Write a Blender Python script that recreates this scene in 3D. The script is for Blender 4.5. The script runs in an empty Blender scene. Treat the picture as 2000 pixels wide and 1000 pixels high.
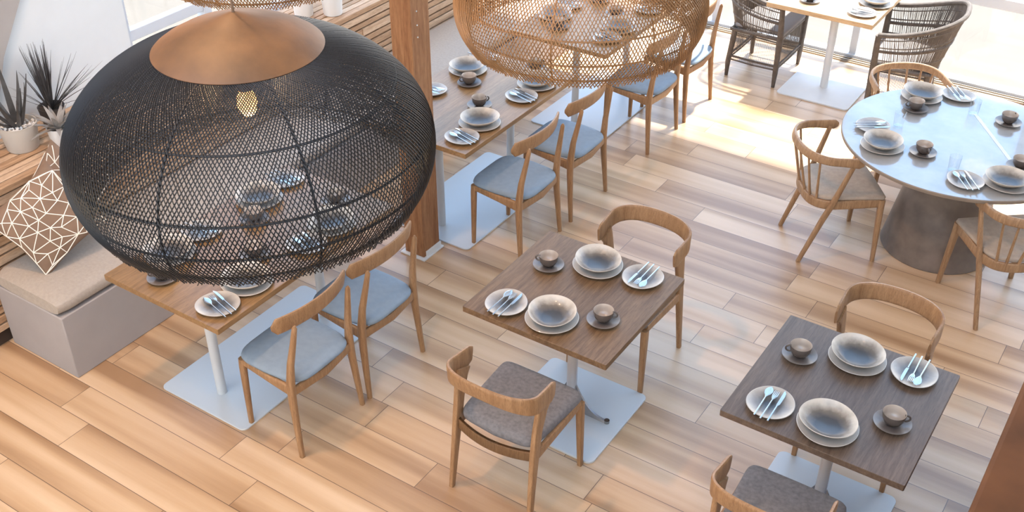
import bpy, math, random
from mathutils import Vector, Matrix, geometry
from math import sin, cos, pi, radians as R
random.seed(7)
S = bpy.context.scene
C = S.collection

# ---------------------------------------------------------------- camera
YAW, PIT, ROL, F = 123.654, 34.768, -0.064, 2154.44
def make_camera():
    y, p, r = R(YAW), R(PIT), R(ROL)
    fw = Vector((cos(y) * cos(p), sin(y) * cos(p), -sin(p)))
    rt = Vector((sin(y), -cos(y), 0)); up = rt.cross(fw)
    r2 = cos(r) * rt + sin(r) * up; u2 = -sin(r) * rt + cos(r) * up
    m = Matrix((r2, u2, -fw)).transposed().to_4x4()
    m.translation = (0, 0, 3.901)
    cd = bpy.data.cameras.new('camera'); cd.sensor_width = 36; cd.lens = F / 2000 * 36
    cd.clip_start = .05; cd.clip_end = 300
    c = bpy.data.objects.new('camera', cd); C.objects.link(c); c.matrix_world = m
    S.camera = c
make_camera()

# ---------------------------------------------------------------- light
S.view_settings.view_transform = 'Standard'; S.view_settings.look = 'None'
S.view_settings.exposure = 0.28; S.view_settings.gamma = 1; S.view_settings.use_curve_mapping = False
W = bpy.data.worlds.new('sky'); S.world = W; W.use_nodes = True
wn = W.node_tree.nodes; wl = W.node_tree.links
bg = wn['Background']
tc = wn.new('ShaderNodeTexCoord'); sp = wn.new('ShaderNodeSeparateXYZ'); wl.new(tc.outputs['Generated'], sp.inputs[0])
rp = wn.new('ShaderNodeValToRGB'); wl.new(sp.outputs['Z'], rp.inputs[0])
for i_, (p_, c_) in enumerate(((0, (1, .97, .93)), (.33, (1, .99, .98)), (.41, (.30, .55, .92)), (.78, (.36, .58, .90)), (.93, (.62, .61, .60)))):
    e_ = rp.color_ramp.elements[i_] if i_ < 1 else (rp.color_ramp.elements.new(p_) if i_ < 4 else rp.color_ramp.elements[-1])
    e_.position = p_; e_.color = (*c_, 1)
wl.new(rp.outputs[0], bg.inputs[0]); bg.inputs[1].default_value = 4.4
sd = bpy.data.lights.new('sun', 'SUN'); sd.energy = 22.0; sd.angle = R(3); sd.color = (1, .95, .87)
so = bpy.data.objects.new('sun', sd); C.objects.link(so)
def aim(o, d): o.rotation_euler = Vector(d).to_track_quat('-Z', 'Y').to_euler()
aim(so, (-.06, -.32, -1)); so.location = (0, 6, 12)

def lamp(name, loc, power, col, size):
    l = bpy.data.lights.new(name, 'AREA'); l.shape = 'DISK'; l.size = size; l.energy = power; l.color = col
    o = bpy.data.objects.new(name, l); C.objects.link(o); o.location = loc
lamp('ceiling_downlight', (-3.78, 1.93, 6.25), 120, (1, .60, .31), .35)
lamp('ceiling_downlight', (-2.2, 1.0, 6.25), 55, (1, .64, .36), .5)

# ---------------------------------------------------------------- materials
def new_mat(name):
    m = bpy.data.materials.new(name); m.use_nodes = True
    return m, m.node_tree.nodes, m.node_tree.links, m.node_tree.nodes['Principled BSDF']
def N(nodes, t, **k):
    n = nodes.new('ShaderNode' + t)
    for a, b in k.items(): setattr(n, a, b)
    return n
def mathn(ns, ls, op, a, b=None, c=None):
    n = ns.new('ShaderNodeMath'); n.operation = op
    for i, v in enumerate((a, b, c)):
        if v is None: continue
        if hasattr(v, 'links'): ls.new(v, n.inputs[i])
        else: n.inputs[i].default_value = v
    return n.outputs[0]
def mixc(ns, ls, f, a, b, mode='MIX'):
    n = ns.new('ShaderNodeMix'); n.data_type = 'RGBA'; n.blend_type = mode
    for i, v in ((0, f), (6, a), (7, b)):
        if hasattr(v, 'links'): ls.new(v, n.inputs[i])
        elif i == 0: n.inputs[0].default_value = v
        else: n.inputs[i].default_value = (*v, 1)
    return n.outputs[2]
def plain(name, col, rough=.6, metal=0, bump=0, bscale=200, var=0, vscale=8, spec=.5, coat=0):
    m, ns, ls, b = new_mat(name)
    b.inputs['Base Color'].default_value = (*col, 1); b.inputs['Roughness'].default_value = rough
    b.inputs['Metallic'].default_value = metal; b.inputs['Specular IOR Level'].default_value = spec
    b.inputs['Coat Weight'].default_value = coat
    t = N(ns, 'TexCoord')
    if var:
        n = N(ns, 'TexNoise'); n.inputs['Scale'].default_value = vscale; n.inputs['Detail'].default_value = 5
        ls.new(t.outputs['Object'], n.inputs['Vector'])
        d = tuple(c * (1 - var) for c in col); l = tuple(min(1, c * (1 + var)) for c in col)
        r = N(ns, 'ValToRGB'); r.color_ramp.elements[0].position = .3; r.color_ramp.elements[1].position = .7
        r.color_ramp.elements[0].color = (*d, 1); r.color_ramp.elements[1].color = (*l, 1)
        ls.new(n.outputs[0], r.inputs[0]); ls.new(r.outputs[0], b.inputs['Base Color'])
    if bump:
        n = N(ns, 'TexNoise'); n.inputs['Scale'].default_value = bscale; n.inputs['Detail'].default_value = 3
        ls.new(t.outputs['Object'], n.inputs['Vector'])
        bp = N(ns, 'Bump'); bp.inputs['Strength'].default_value = bump; bp.inputs['Distance'].default_value = .002
        ls.new(n.outputs[0], bp.inputs['Height']); ls.new(bp.outputs[0], b.inputs['Normal'])
    return m
def wood(name, c0, c1, stretch=(14, 14, 1.2), rough=.45, scale=4, dark=None, bump=.15):
    m, ns, ls, b = new_mat(name)
    t = N(ns, 'TexCoord'); mp = N(ns, 'Mapping'); mp.inputs['Scale'].default_value = stretch
    ls.new(t.outputs['Object'], mp.inputs['Vector'])
    n = N(ns, 'TexNoise'); n.inputs['Scale'].default_value = scale; n.inputs['Detail'].default_value = 8; n.inputs['Roughness'].default_value = .65
    n.inputs['Distortion'].default_value = .6
    ls.new(mp.outputs[0], n.inputs['Vector'])
    r = N(ns, 'ValToRGB'); r.color_ramp.elements[0].position = .32; r.color_ramp.elements[1].position = .68
    r.color_ramp.elements[0].color = (*c0, 1); r.color_ramp.elements[1].color = (*c1, 1)
    ls.new(n.outputs[0], r.inputs[0])
    n2 = N(ns, 'TexNoise'); n2.inputs['Scale'].default_value = scale * 7; n2.inputs['Detail'].default_value = 3
    ls.new(mp.outputs[0], n2.inputs['Vector'])
    f = mathn(ns, ls, 'MULTIPLY', mathn(ns, ls, 'SUBTRACT', n2.outputs[0], .5), 2.2)
    f = mathn(ns, ls, 'MAXIMUM', f, 0)
    o = mixc(ns, ls, f, r.outputs[0], dark or tuple(x * .55 for x in c0))
    ls.new(o, b.inputs['Base Color']); b.inputs['Roughness'].default_value = rough; b.inputs['Specular IOR Level'].default_value = .35
    bp = N(ns, 'Bump'); bp.inputs['Strength'].default_value = bump; bp.inputs['Distance'].default_value = .001
    ls.new(n2.outputs[0], bp.inputs['Height']); ls.new(bp.outputs[0], b.inputs['Normal'])
    return m
def floor_mat():
    m, ns, ls, b = new_mat('floor_planks')
    g = N(ns, 'TexCoord'); s = N(ns, 'SeparateXYZ'); ls.new(g.outputs['Object'], s.inputs[0])
    w, L = .190, 1.22
    v = mathn(ns, ls, 'DIVIDE', mathn(ns, ls, 'SUBTRACT', s.outputs['Y'], 4.711 - .19 * 60), w)
    row = mathn(ns, ls, 'FLOOR', v); fv = mathn(ns, ls, 'FRACT', v)
    wn1 = N(ns, 'TexWhiteNoise', noise_dimensions='1D'); ls.new(row, wn1.inputs['W'])
    u = mathn(ns, ls, 'ADD', mathn(ns, ls, 'DIVIDE', mathn(ns, ls, 'ADD', s.outputs['X'], 60), L), wn1.outputs['Value'])
    colu = mathn(ns, ls, 'FLOOR', u); fu = mathn(ns, ls, 'FRACT', u)
    cb = N(ns, 'CombineXYZ'); ls.new(row, cb.inputs[0]); ls.new(colu, cb.inputs[1])
    wn2 = N(ns, 'TexWhiteNoise', noise_dimensions='2D'); ls.new(cb.outputs[0], wn2.inputs['Vector'])
    # long soft streaks inside each plank
    mp = N(ns, 'CombineXYZ')
    ls.new(mathn(ns, ls, 'MULTIPLY', s.outputs['X'], .32), mp.inputs[0])
    ls.new(mathn(ns, ls, 'MULTIPLY', s.outputs['Y'], 6.5), mp.inputs[1])
    ls.new(mathn(ns, ls, 'MULTIPLY', wn2.outputs['Value'], 37), mp.inputs[2])
    n1 = N(ns, 'TexNoise'); n1.inputs['Scale'].default_value = 1.0; n1.inputs['Detail'].default_value = 2.5
    ls.new(mp.outputs[0], n1.inputs['Vector'])
    mp2 = N(ns, 'CombineXYZ')
    ls.new(mathn(ns, ls, 'MULTIPLY', s.outputs['X'], 6), mp2.inputs[0])
    ls.new(mathn(ns, ls, 'MULTIPLY', s.outputs['Y'], 110), mp2.inputs[1])
    n2 = N(ns, 'TexNoise'); n2.inputs['Scale'].default_value = 1.0; n2.inputs['Detail'].default_value = 4
    ls.new(mp2.outputs[0], n2.inputs['Vector'])
    r = N(ns, 'ValToRGB'); cr = r.color_ramp
    cr.elements[0].position = .28; cr.elements[0].color = (.31, .18, .095, 1)
    cr.elements[1].position = .66; cr.elements[1].color = (.62, .445, .295, 1)
    e = cr.elements.new(.48); e.color = (.50, .33, .195, 1)
    # streak value, a darker band along one long side of each plank
    band = mathn(ns, ls, 'MULTIPLY', mathn(ns, ls, 'POWER', fv, 3.0), -.085)
    val = mathn(ns, ls, 'ADD', n1.outputs[0], mathn(ns, ls, 'MULTIPLY', mathn(ns, ls, 'SUBTRACT', wn2.outputs['Value'], .5), .10))
    val = mathn(ns, ls, 'ADD', val, band)
    val = mathn(ns, ls, 'ADD', val, mathn(ns, ls, 'MULTIPLY', mathn(ns, ls, 'SUBTRACT', n2.outputs[0], .5), .07))
    ls.new(val, r.inputs[0])
    dv = mathn(ns, ls, 'MULTIPLY', mathn(ns, ls, 'MINIMUM', fv, mathn(ns, ls, 'SUBTRACT', 1, fv)), w)
    du = mathn(ns, ls, 'MULTIPLY', mathn(ns, ls, 'MINIMUM', fu, mathn(ns, ls, 'SUBTRACT', 1, fu)), L)
    seam = mathn(ns, ls, 'LESS_THAN', mathn(ns, ls, 'MINIMUM', dv, du), .0017)
    o = mixc(ns, ls, mathn(ns, ls, 'MULTIPLY', seam, .9), r.outputs[0], (.10, .06, .04))
    ls.new(o, b.inputs['Base Color']); b.inputs['Roughness'].default_value = .33
    b.inputs['Specular IOR Level'].default_value = .55
    bp = N(ns, 'Bump'); bp.inputs['Strength'].default_value = .06; bp.inputs['Distance'].default_value = .001
    ls.new(n2.outputs[0], bp.inputs['Height']); ls.new(bp.outputs[0], b.inputs['Normal'])
    return m
def glaze(name, rin, rout, cin, cmid, cout, rough=.12):
    """radial ceramic glaze, in the object's own coordinates"""
    m, ns, ls, b = new_mat(name)
    t = N(ns, 'TexCoord'); s = N(ns, 'SeparateXYZ'); ls.new(t.outputs['Object'], s.inputs[0])
    rr = mathn(ns, ls, 'SQRT', mathn(ns, ls, 'ADD', mathn(ns, ls, 'MULTIPLY', s.outputs[0], s.outputs[0]), mathn(ns, ls, 'MULTIPLY', s.outputs[1], s.outputs[1])))
    n = N(ns, 'TexNoise'); n.inputs['Scale'].default_value = 25; n.inputs['Detail'].default_value = 6
    ls.new(t.outputs['Object'], n.inputs['Vector'])
    rr = mathn(ns, ls, 'ADD', rr, mathn(ns, ls, 'MULTIPLY', mathn(ns, ls, 'SUBTRACT', n.outputs[0], .5), .035))
    mr = N(ns, 'MapRange'); mr.inputs['From Min'].default_value = rin; mr.inputs['From Max'].default_value = rout
    ls.new(rr, mr.inputs['Value'])
    r = N(ns, 'ValToRGB'); cr = r.color_ramp
    cr.elements[0].position = 0; cr.elements[0].color = (*cin, 1); cr.elements[1].position = 1; cr.elements[1].color = (*cout, 1)
    e = cr.elements.new(.5); e.color = (*cmid, 1)
    ls.new(mr.outputs[0], r.inputs[0]); ls.new(r.outputs[0], b.inputs['Base Color'])
    b.inputs['Roughness'].default_value = .38; b.inputs['Specular IOR Level'].default_value = .35; b.inputs['Coat Weight'].default_value = .22; b.inputs['Coat Roughness'].default_value = .04
    return m
def glass_mat(name, tint=(1, 1, 1), k=.9):
    m, ns, ls, b = new_mat(name)
    ns.remove(b); out = ns['Material Output']
    tr = N(ns, 'BsdfTransparent'); tr.inputs[0].default_value = (*tint, 1)
    gl = N(ns, 'BsdfGlossy'); gl.inputs['Roughness'].default_value = .02
    fr = N(ns, 'LayerWeight'); fr.inputs[0].default_value = .5
    fac = mathn(ns, ls, 'ADD', .045, mathn(ns, ls, 'MULTIPLY', mathn(ns, ls, 'POWER', fr.outputs['Facing'], 5), k * .9))
    mx = N(ns, 'MixShader'); ls.new(fac, mx.inputs[0]); ls.new(tr.outputs[0], mx.inputs[1]); ls.new(gl.outputs[0], mx.inputs[2])
    ls.new(mx.outputs[0], out.inputs[0]); return m

M = {}
M['floor'] = floor_mat()
M['oak'] = wood('oak_chair', (.23, .122, .058), (.37, .215, .11), rough=.42)
M['oak_round'] = wood('oak_round', (.24, .135, .07), (.40, .25, .14), rough=.4)
M['top_m'] = wood('table_brown_oak', (.095, .052, .025), (.205, .122, .064), stretch=(16, 1.1, 16), rough=.48, scale=3.2, dark=(.05, .028, .018))
M['top_r'] = wood('table_grey_oak', (.078, .050, .034), (.15, .102, .072), stretch=(16, 1.1, 16), rough=.42, scale=3.2, dark=(.05, .035, .028))
M['top_l'] = wood('table_warm_oak', (.18, .10, .043), (.31, .18, .083), stretch=(16, 1.1, 16), rough=.3, scale=3.2, dark=(.10, .05, .025))
M['top_w'] = wood('table_light_oak', (.40, .26, .14), (.60, .42, .25), stretch=(1.1, 16, 16), rough=.4, scale=3.2)
M['blue'] = plain('blue_grey_fabric', (.20, .255, .315), .85, bump=.5, bscale=500, var=.06, vscale=30)
M['charcoal'] = plain('charcoal_fabric', (.165, .158, .165), .9, bump=.6, bscale=500, var=.2, vscale=60)
M['taupe'] = plain('taupe_fabric', (.40, .33, .27), .88, bump=.5, bscale=450, var=.08, vscale=40)
M['cream'] = plain('cream_bench_fabric', (.38, .325, .275), .9, bump=.9, bscale=260, var=.07, vscale=60)
M['ivory'] = plain('ivory_fabric', (.66, .63, .59), .9, bump=.7, bscale=300, var=.04, vscale=50)
M['plinth'] = plain('painted_plinth', (.33, .30, .29), .7, var=.03)
M['steel'] = plain('powder_coated_steel', (.50, .53, .555), .35, metal=.0, spec=.5)
M['pole'] = plain('brushed_pole', (.52, .53, .56), .3, metal=.5)
M['cast'] = plain('cast_grey_metal', (.25, .25, .27), .4, metal=.6)
M['cutlery'] = plain('polished_cutlery', (.40, .385, .37), .22, metal=1)
M['white'] = plain('white_paint', (.62, .66, .69), .55, var=.02)
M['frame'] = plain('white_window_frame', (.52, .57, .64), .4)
M['track'] = plain('bronze_track', (.30, .24, .18), .45, metal=.3)
M['pane'] = glass_mat('clear_pane')
M['glass'] = glass_mat('tumbler_glass', (.985, .99, .99), 1.1)
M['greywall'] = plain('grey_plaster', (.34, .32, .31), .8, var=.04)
M['post'] = wood('timber_post', (.20, .085, .035), (.36, .185, .088), stretch=(10, 10, .8), rough=.6)
M['post_dark'] = M['post']
M['slat'] = wood('slat_timber', (.30, .17, .09), (.53, .34, .205), stretch=(10, .9, 10), rough=.6, scale=3, dark=(.15, .08, .04))
M['slat2'] = wood('slat_timber_pale', (.42, .27, .165), (.66, .47, .32), stretch=(10, .9, 10), rough=.6, scale=3, dark=(.2, .11, .06))
M['void'] = plain('dark_backing', (.05, .03, .02), .9)
M['brown_top'] = plain('brown_hide', (.115, .045, .016), .75, var=.35, vscale=2.5, spec=.15)
M['black_cane'] = plain('black_rattan', (.012, .0115, .013), .5, spec=.35)
M['brown_cane'] = plain('natural_rattan', (.27, .135, .052), .6, var=.25, vscale=14)
M['hat'] = plain('tan_hide', (.145, .066, .024), .55, var=.55, vscale=5, bump=.2, bscale=60)
M['cord'] = plain('brown_cord', (.16, .09, .05), .7)
M['wicker'] = plain('grey_wicker', (.085, .070, .060), .65, var=.25, vscale=30)
M['wicker_seat'] = plain('grey_wicker_cushion', (.20, .185, .18), .9, bump=.5)
M['stone'] = plain('stone_top', (.30, .285, .27), .16, var=.16, vscale=5, spec=.7, coat=.5)
M['stone_edge'] = plain('stone_edge', (.22, .17, .13), .5, var=.15)
M['cone'] = plain('bronze_concrete', (.155, .125, .105), .6, var=.25, vscale=9, bump=.3, bscale=60)
M['bowl'] = glaze('bowl_glaze', .050, .110, (.055, .055, .06), (.16, .138, .12), (.56, .505, .44))
M['under'] = glaze('underplate_glaze', .05, .12, (.30, .285, .27), (.36, .34, .315), (.42, .39, .36))
M['side'] = glaze('side_glaze', .02, .095, (.045, .048, .055), (.19, .175, .165), (.44, .40, .36))
M['white_plate'] = glaze('white_glaze', .02, .095, (.45, .47, .5), (.65, .66, .66), (.78, .77, .75))
M['cup_out'] = plain('dark_stoneware', (.085, .068, .06), .25, coat=.5)
M['cup_in'] = plain('taupe_glaze', (.42, .35, .295), .2, coat=.5)
M['cup_in2'] = plain('pale_glaze', (.50, .45, .41), .2, coat=.5)
M['saucer'] = glaze('saucer_glaze', .03, .075, (.10, .08, .072), (.12, .098, .088), (.19, .165, .15))
M['pot'] = plain('pot_stone_white', (.50, .455, .40), .6, var=.05)
M['pot2'] = plain('pot_white', (.74, .73, .71), .45)
M['pot_dark'] = plain('pot_dark', (.06, .05, .045), .6)
M['pebble'] = plain('white_pebbles', (.72, .69, .65), .7)
M['soil'] = plain('soil', (.05, .035, .025), .95)
M['aloe'] = plain('aloe_leaf', (.055, .052, .05), .45, var=.3, vscale=20)
M['yucca'] = plain('yucca_leaf', (.06, .058, .06), .5, var=.3, vscale=30)
M['agave'] = plain('agave_leaf', (.27, .25, .23), .6, var=.25, vscale=20)
M['cushion'] = plain('brown_cushion', (.20, .125, .082), .75, bump=.4, bscale=400, var=.15, vscale=6)
M['thread'] = plain('cream_thread', (.80, .75, .66), .8)
M['terrace'] = plain('pale_terrace', (.070, .063, .053), .8, var=.10, vscale=1.5)
M['bulb'], _ns, _ls, _b = new_mat('warm_bulb')
_b.inputs['Emission Color'].default_value = (1, .42, .09, 1); _b.inputs['Emission Strength'].default_value = 5
_b.inputs['Base Color'].default_value = (1, .8, .5, 1)

# ---------------------------------------------------------------- mesh helpers
class MB:
    def __init__(s): s.v = []; s.f = []; s.m = []; s.mi = 0
    def add(s, vs, fs):
        o = len(s.v); s.v += [tuple(v) for v in vs]
        for f in fs: s.f.append(tuple(i + o for i in f)); s.m.append(s.mi)
    def box(s, x0, x1, y0, y1, z0, z1):
        s.add([(x0, y0, z0), (x1, y0, z0), (x1, y1, z0), (x0, y1, z0), (x0, y0, z1), (x1, y0, z1), (x1, y1, z1), (x0, y1, z1)],
              [(3, 2, 1, 0), (4, 5, 6, 7), (0, 1, 5, 4), (1, 2, 6, 5), (2, 3, 7, 6), (3, 0, 4, 7)])
    def rings(s, rings, closed=False, caps=True):
        n = len(rings[0]); vs = [p for r in rings for p in r]; fs = []
        K = len(rings)
        for i in range(K if closed else K - 1):
            a = i * n; b = ((i + 1) % K) * n
            for j in range(n):
                k = (j + 1) % n; fs.append((a + j, a + k, b + k, b + j))
        if caps and not closed:
            fs.append(tuple(reversed(range(n)))); fs.append(tuple((K - 1) * n + j for j in range(n)))
        s.add(vs, fs)
    def tube(s, pts, r, n=8, closed=False, ref=(0, 0, 1)):
        pts = [Vector(p) for p in pts]; K = len(pts); rr = r if hasattr(r, '__len__') else [r] * K
        out = []
        for i in range(K):
            if closed: t = pts[(i + 1) % K] - pts[i - 1]
            else: t = pts[min(i + 1, K - 1)] - pts[max(i - 1, 0)]
            t.normalize(); u = Vector(ref)
            if abs(t.dot(u)) > .95: u = Vector((1, 0, 0))
            a = t.cross(u).normalized(); b = a.cross(t)
            out.append([pts[i] + rr[i] * (cos(2 * pi * k / n) * a + sin(2 * pi * k / n) * b) for k in range(n)])
        s.rings(out, closed)
    def beam(s, pts, us, hw, hh, ex=4, n=16, closed=False):
        """sweep of a rounded rectangle; us = direction of the half width at each station"""
        pts = [Vector(p) for p in pts]; K = len(pts)
        us = [Vector(us)] * K if not isinstance(us, list) else [Vector(u) for u in us]
        hw = hw if hasattr(hw, '__len__') else [hw] * K; hh = hh if hasattr(hh, '__len__') else [hh] * K
        out = []
        for i in range(K):
            t = (pts[min(i + 1, K - 1)] - pts[max(i - 1, 0)]).normalized()
            u = (us[i] - us[i].dot(t) * t).normalized(); v = t.cross(u)
            rg = []
            for k in range(n):
                a = 2 * pi * k / n + pi / n; c, d = cos(a), sin(a)
                rg.append(pts[i] + u * hw[i] * math.copysign(abs(c) ** (2 / ex), c) + v * hh[i] * math.copysign(abs(d) ** (2 / ex), d))
            out.append(rg)
        s.rings(out)
    def lathe(s, prof, n=48, sx=1, sy=1, wob=None, caps=False):
        out = []
        for r, z in prof:
            rg = []
            for k in range(n):
                a = 2 * pi * k / n; q = r * (wob(a) if wob else 1)
                rg.append((q * cos(a) * sx, q * sin(a) * sy, z))
            out.append(rg)
        s.rings(out, caps=caps)
    def prism(s, poly, z0, z1):
        n = len(poly)
        s.add([(x, y, z0) for x, y in poly] + [(x, y, z1) for x, y in poly],
              [tuple(reversed(range(n))), tuple(range(n, 2 * n))] + [(i, (i + 1) % n, n + (i + 1) % n, n + i) for i in range(n)])
    def build(s, name, mat, parent=None, bevel=0, smooth=True, ang=35, loc=None, rz=0):
        me = bpy.data.meshes.new(name); me.from_pydata(s.v, [], s.f); me.update()
        mats = mat if isinstance(mat, (list, tuple)) else [mat]
        for m in mats: me.materials.append(m)
        if len(mats) > 1: me.polygons.foreach_set('material_index', s.m)
        if smooth:
            me.polygons.foreach_set('use_smooth', [True] * len(me.polygons)); me.set_sharp_from_angle(angle=R(ang))
        o = bpy.data.objects.new(name, me); C.objects.link(o)
        if parent: o.parent = parent
        if loc: o.location = loc
        o.rotation_euler.z = rz
        if bevel:
            b = o.modifiers.new('bevel', 'BEVEL'); b.width = bevel; b.segments = 3; b.limit_method = 'ANGLE'; b.angle_limit = R(40)
        return o
def tag(o, label=None, cat=None, group=None, kind=None):
    if label: o['label'] = label
    if cat: o['category'] = cat
    if group: o['group'] = group
    if kind: o['kind'] = kind
    return o
def empty(name, loc=(0, 0, 0), rz=0):
    o = bpy.data.objects.new(name, None); C.objects.link(o); o.location = loc; o.rotation_euler.z = rz
    o.empty_display_size = .05; return o
def copy_tree(o, parent=None):
    c = o.copy(); C.objects.link(c)
    if parent: c.parent = parent
    for ch in list(o.children): copy_tree(ch, c)
    return c
_used = set()
def place(proto, loc, rz, label, group=None):
    """the first time moves the prototype itself, then copies"""
    o = copy_tree(proto) if proto.name in _used else proto
    _used.add(proto.name); _used.add(o.name)
    o.location = loc; o.rotation_euler.z = rz; o['label'] = label
    if group: o['group'] = group
    return o
def struct(mb, name, mat, **k):
    return tag(mb.build(name, mat, **k), kind='structure')
def rrect(x0, x1, y0, y1, r, n=6):
    p = []
    for cx, cy, a0 in ((x1 - r, y1 - r, 0), (x0 + r, y1 - r, 90), (x0 + r, y0 + r, 180), (x1 - r, y0 + r, 270)):
        for i in range(n + 1):
            a = R(a0 + 90 * i / n); p.append((cx + r * cos(a), cy + r * sin(a)))
    return p

# ---------------------------------------------------------------- the room
FY = 8.70      # far glazed wall
LX = -5.45     # left wall with windows
b = MB(); b.box(LX - .05, 3.0, -2.0, FY + .02, -.12, 0); struct(b, 'floor', M['floor'])
b = MB(); b.box(-30, 14, FY + .02, 40, -.22, -.04); b.box(-30, LX - .05, -10, FY + .02, -.22, -.04)
tag(b.build('terrace_paving', M['terrace']), kind='structure')
b = MB(); b.box(LX - .3, 3.15, .4, FY + .05, 6.3, 6.5); struct(b, 'ceiling', M['white'])
b = MB(); b.box(3.0, 3.15, -2.0, FY, 0, 6.3); struct(b, 'wall_right', M['white'])
b = MB(); b.box(LX - .15, 3.15, -2.15, -2.0, 0, 6.3); struct(b, 'wall_near', M['white'])
# left wall: solid pier near the camera, glazing beyond it
b = MB(); b.box(LX - .12, LX, -2.0, 3.96, 0, 6.3); b.box(LX - .12, LX, 3.96, FY, 0, .88); b.box(LX - .12, LX, 3.96, FY, 3.6, 6.3)
struct(b, 'wall_left', M['white'])
b = MB(); xs = [(2.0, .70), (2.93, .90), (3.11, 1.35), (3.29, 1.62), (4.3, 3.2), (3.3, 6.29), (-1.0, 6.29), (-1.0, .9)]
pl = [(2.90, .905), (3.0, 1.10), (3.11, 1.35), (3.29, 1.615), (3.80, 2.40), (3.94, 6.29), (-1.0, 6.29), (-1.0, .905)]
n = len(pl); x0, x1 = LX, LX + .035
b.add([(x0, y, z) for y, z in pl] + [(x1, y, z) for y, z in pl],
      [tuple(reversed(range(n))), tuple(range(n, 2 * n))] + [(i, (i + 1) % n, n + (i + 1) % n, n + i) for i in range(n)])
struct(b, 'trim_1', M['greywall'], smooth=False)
def window(name, boxes, panes, mat=M['frame']):
    b = MB()
    for x in boxes: b.box(*x)
    w = struct(b, name, mat, bevel=.004)
    for p in panes:
        g = MB(); g.box(*p); g.build('pane', M['pane'], w)
    return w
ys = [3.96, 4.62, 6.0, 7.4, FY - .02]
bx = [(LX - .09, LX - .03, 3.96, FY, .88, .93), (LX - .09, LX - .03, 3.96, FY, 1.10, 1.17), (LX - .09, LX - .03, 3.96, FY, 3.54, 3.6)]
for i, y in enumerate(ys): bx.append((LX - .10, LX - .02, y - (.0 if i == 0 else .03), y + .03, .88, 3.6))
window('window_1', bx, [(LX - .065, LX - .055, 3.98, FY, .93, 3.55)])
# far glazing
xs = [LX + .03, -3.61, -2.36, -.90, .6, 2.9]
bx = [(LX, 3.0, FY - .05, FY + .05, 0, .035), (LX, 3.0, FY - .03, FY + .03, .655, .74), (LX, 3.0, FY - .03, FY + .03, 6.2, 6.3)]
for x in xs: bx.append((x - .03, x + .03, FY - .035, FY + .035, .03, 6.25))
window('window_2', bx, [(LX + .03, 2.97, FY - .006, FY + .006, .035, 6.2)])
b = MB(); b.box(LX, 3.0, FY - .14, FY - .055, .0, .012); b.box(LX, 3.0, FY - .125, FY - .115, .012, .02); b.box(LX, 3.0, FY - .085, FY - .075, .012, .02)
struct(b, 'trim_2', M['track'])

# timber post with its foot plate
t = empty('timber_post', (-3.6175, 4.427, 0)); tag(t, 'square timber post standing between the wall benches and the aisle', 'post', kind='structure')
b = MB(); b.box(-.0725, .0725, -.08, .08, .012, 6.3); b.build('post_shaft', M['post'], t, bevel=.004)
b = MB(); b.box(-.095, .09, -.10, .10, 0, .012); b.box(.0725, .082, -.06, .085, .012, .05); b.build('foot_plate', M['white'], t, bevel=.002)
b = MB(); b.box(-.092, -.0725, -.05, .05, .012, 6.3); b.build('metal_strip', M['frame'], t, bevel=.002)
for z in (1.45, 1.52, 1.60, 1.68):
    b = MB(); b.tube([(.0724, -.03, z), (.076, -.03, z)], .0045, 8); b.build('screw', M['steel'], t)

# brown divider near the camera
t = empty('low_divider', (.06, 2.6, 0)); tag(t, 'brown timber clad low divider running along the lower right corner', 'divider', kind='structure')
b = MB(); b.box(-.19, .25, -2.4, 1.7, 0, .95); b.build('divider_body', M['brown_top'], t)
b = MB(); b.box(-.205, .265, -2.42, 1.72, .95, 1.0); b.build('divider_cap', M['brown_top'], t, bevel=.018)

# slatted timber ledge behind the bench
b = MB(); b.box(LX + .001, -5.0, 2.0, 8.3, 0, .86); base = struct(b, 'timber_ledge', M['void'])
random.seed(3)
def slat_run(name, mk, widths, horizontal):
    k = 0
    for mi, mt in ((0, M['slat']), (1, M['slat2'])):
        bb = MB(); rnd = random.Random(11); pos = 0
        for i, w in enumerate(widths):
            y = 1.98
            while y < 8.3:
                ln = rnd.uniform(.9, 2.4); y1 = min(8.32, y + ln); d = rnd.uniform(-.003, .003)
                if rnd.random() < .5: which = 0
                else: which = 1
                if which == mi:
                    if horizontal: bb.box(LX + .005 + pos, LX + .005 + pos + w - .009, y, y1 - .003, .862, .898 + d)
                    else: bb.box(-4.998, -4.972 + d, y, y1 - .003, .862 - .01 - pos - w + .012, .862 - .01 - pos)
                y = y1
            pos += w
        bb.build(name, mt, base, bevel=.002)
slat_run('top_slat', None, [.062, .05, .075, .058, .068, .05, .06, .064], True)
slat_run('front_slat', None, [.058, .045, .066, .05, .06, .048, .062, .052, .06, .05, .06, .05, .055, .05], False)

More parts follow.
